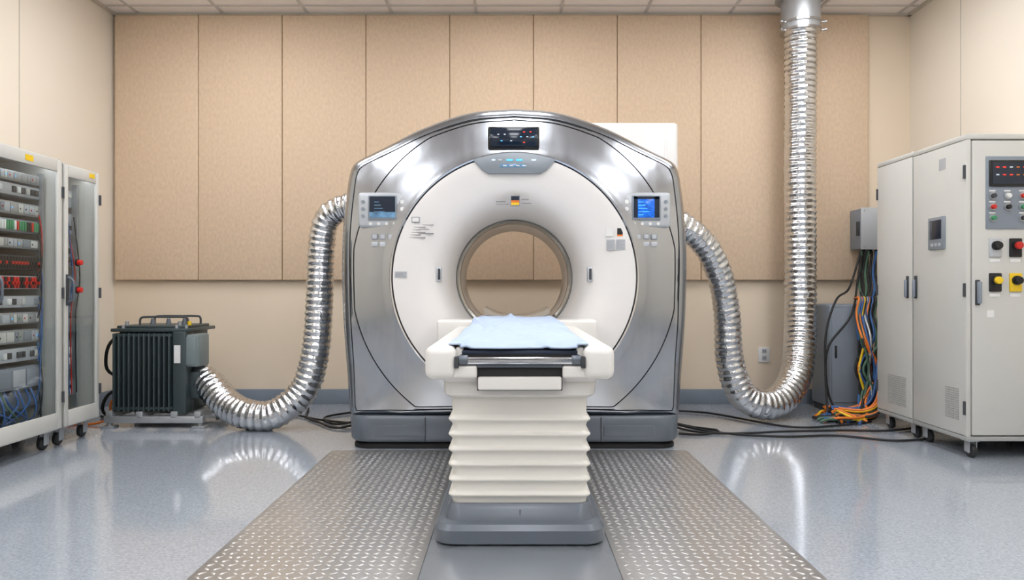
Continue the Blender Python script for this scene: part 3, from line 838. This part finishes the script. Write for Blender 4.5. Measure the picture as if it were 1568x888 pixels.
box('front_handle', 2.742, 2.761, yf - .058, yf - .03, .92, 1.05, M_bgrey, c1, bevel=.007)
box('door_tag', 2.81, 2.85, yf - .024, yf - .0215, .84, .88, M_paper, c1)

# ------------------------------------------------------------ wall junction box, enclosure, cables
jb = empty('wall_junction_box', (3.1, YB, 1.5))
box('box_body', 2.945, 3.30, 6.06, YB - .056, 1.345, 1.69, M_bgrey, jb, bevel=.012, seg=3)
box('box_lid', 2.94, 3.305, 6.045, 6.062, 1.34, 1.695, M_lgrey, jb, bevel=.006)
for x in (2.965, 3.28):
    for z in (1.365, 1.67):
        cyl('lid_screw', (x, 6.04, z), (x, 6.048, z), .008, M_galv, jb, 10)
for k in range(4):
    cyl('cable_gland', (2.99 + .06 * k, 6.12, 1.31), (2.99 + .06 * k, 6.12, 1.35), .016, M_black, jb, 12)
box('box_clip', 2.93, 2.945, 6.08, 6.12, 1.46, 1.58, M_seam, jb, bevel=.003)
pe = empty('power_supply_enclosure', (2.71, 5.98, 0))
box('enclosure_body', 2.575, 2.86, 5.82, 6.18, .05, .885, M_bgrey, pe, bevel=.02, seg=3)
box('enclosure_door', 2.59, 2.845, 5.81, 5.825, .09, .85, M_bgrey, pe, bevel=.005)
box('enclosure_plinth', 2.59, 2.845, 5.84, 6.16, 0, .055, M_seam, pe)
box('enclosure_handle', 2.61, 2.625, 5.797, 5.812, .45, .55, M_black, pe, bevel=.004)
cb = empty('cable_bundle', (2.8, 5.65, 0))
rnd = random.Random(9)
cols = [M_black, M_black, M_greenc, M_black, M_black, M_blue, M_black, M_greenc, M_black, M_blue, M_greenc, M_black, M_orange, M_blue, M_greenc, M_black, M_blue, M_galv, M_black, M_yellow, M_orange, M_blue, M_black, M_orange]
for k, mm in enumerate(cols):
    x = 2.965 + .022 * (k % 7)
    xs = 2.73 + .15 * rnd.random()
    x2 = 2.71 + .16 * rnd.random()
    fx = rnd.uniform(2.36, 2.66); fy_ = rnd.uniform(5.35, 5.62)
    yk = 5.70 - .05 * (k % 3)
    if k < 9:
        pts = [(x, 6.12 - .03 * (k % 3), 1.33), (x - .02, 6.08, 1.15), (x - .10, 5.90, .98), (xs + .04, 5.76, .82)]
    else:
        pts = [(xs + .08, 5.90, .93), (xs + .06, 5.78, .93), (xs + .02, 5.74, .80)]
    pts += [(xs, yk, .62), (x2, yk - .02, .38), (xs - .02, yk - .05, .16), (xs - .10, fy_ + .03, .035 + .01 * (k % 3)), (fx, fy_, .02 + .012 * (k % 3)), (fx - .06, fy_ + rnd.uniform(-.1, .1), .014)]
    sweep('cable', pts, .010, mm, cb, n=8)
for k, mm in enumerate([M_orange, M_orange, M_yellow, M_blue, M_black, M_orange, M_greenc, M_orange, M_black, M_orange, M_orange, M_yellow, M_blue, M_orange]):
    a = rnd.uniform(5.33, 5.6)
    sweep('floor_loop', [(2.33 + .025 * k, a, .018), (2.48, a + .12, .03 + .005 * k), (2.65, a + .05, .03 + .005 * k), (2.76, a + .02, .08 + .008 * k), (2.84, a + .08, .20 + .022 * k), (2.92, a + .14, .30 + .02 * k)], .010, mm, cb, n=8)
sweep('hanging_cable', [(2.97, 6.10, 1.32), (2.90, 6.02, 1.1), (2.72, 5.76, .8), (2.53, 5.74, .55), (2.50, 5.72, .3), (2.54, 5.7, .1), (2.60, 5.6, .02)], .009, M_black, cb, n=8)
sweep('hanging_cable', [(2.96, 6.10, 1.32), (2.80, 5.96, 1.02), (2.60, 5.76, .92), (2.50, 5.72, .65), (2.48, 5.68, .3), (2.46, 5.6, .05), (2.40, 5.5, .02)], .009, M_black, cb, n=8)
fc = empty('floor_cable', (1.9, 5.1, 0))
for k, pts in enumerate([
    [(1.08, 5.15, .05), (1.25, 5.05, .012), (1.5, 4.95, .012), (1.9, 5.02, .012), (2.3, 5.06, .012), (2.62, 5.05, .012), (2.9, 5.15, .012)],
    [(1.08, 5.2, .06), (1.3, 5.2, .012), (1.45, 5.05, .012), (1.3, 4.92, .012), (1.15, 4.95, .012)],
    [(1.08, 5.22, .05), (1.4, 5.0, .014), (1.8, 4.85, .012), (2.2, 4.88, .012), (2.5, 4.72, .012), (2.8, 4.78, .012)],
    [(1.3, 5.9, .012), (1.6, 5.75, .012), (2.0, 5.2, .012), (2.4, 5.25, .012), (2.7, 5.4, .012)]]):
    sweep('cable', pts, .008, M_black, fc, n=8)
fl = empty('floor_cable', (-1.5, 5.6, 0))
for pts in ([(-1.05, 5.25, .05), (-1.2, 5.35, .012), (-1.5, 5.5, .012), (-1.8, 5.75, .012), (-2.3, 5.9, .012)],
            [(-1.05, 5.3, .05), (-1.3, 5.3, .012), (-1.45, 5.6, .012), (-1.2, 5.9, .012)],
            [(-1.05, 5.3, .04), (-1.25, 5.15, .012), (-1.45, 5.38, .012), (-1.6, 5.6, .012), (-1.7, 6.0, .012)]):
    sweep('cable', pts, .008, M_black, fl, n=8)

# ------------------------------------------------------------ world + camera
w = bpy.data.worlds.new('world'); scene.world = w; w.use_nodes = True
w.node_tree.nodes['Background'].inputs['Color'].default_value = (.9, .92, 1, 1)
w.node_tree.nodes['Background'].inputs['Strength'].default_value = .3
cam = bpy.data.cameras.new('camera'); co = bpy.data.objects.new('camera', cam)
scene.collection.objects.link(co)
co.location = (0, 0, 1.0); co.rotation_euler = (math.radians(90), 0, 0)
cam.sensor_width = 36; cam.lens = 25.25; cam.clip_start = .05
scene.camera = co
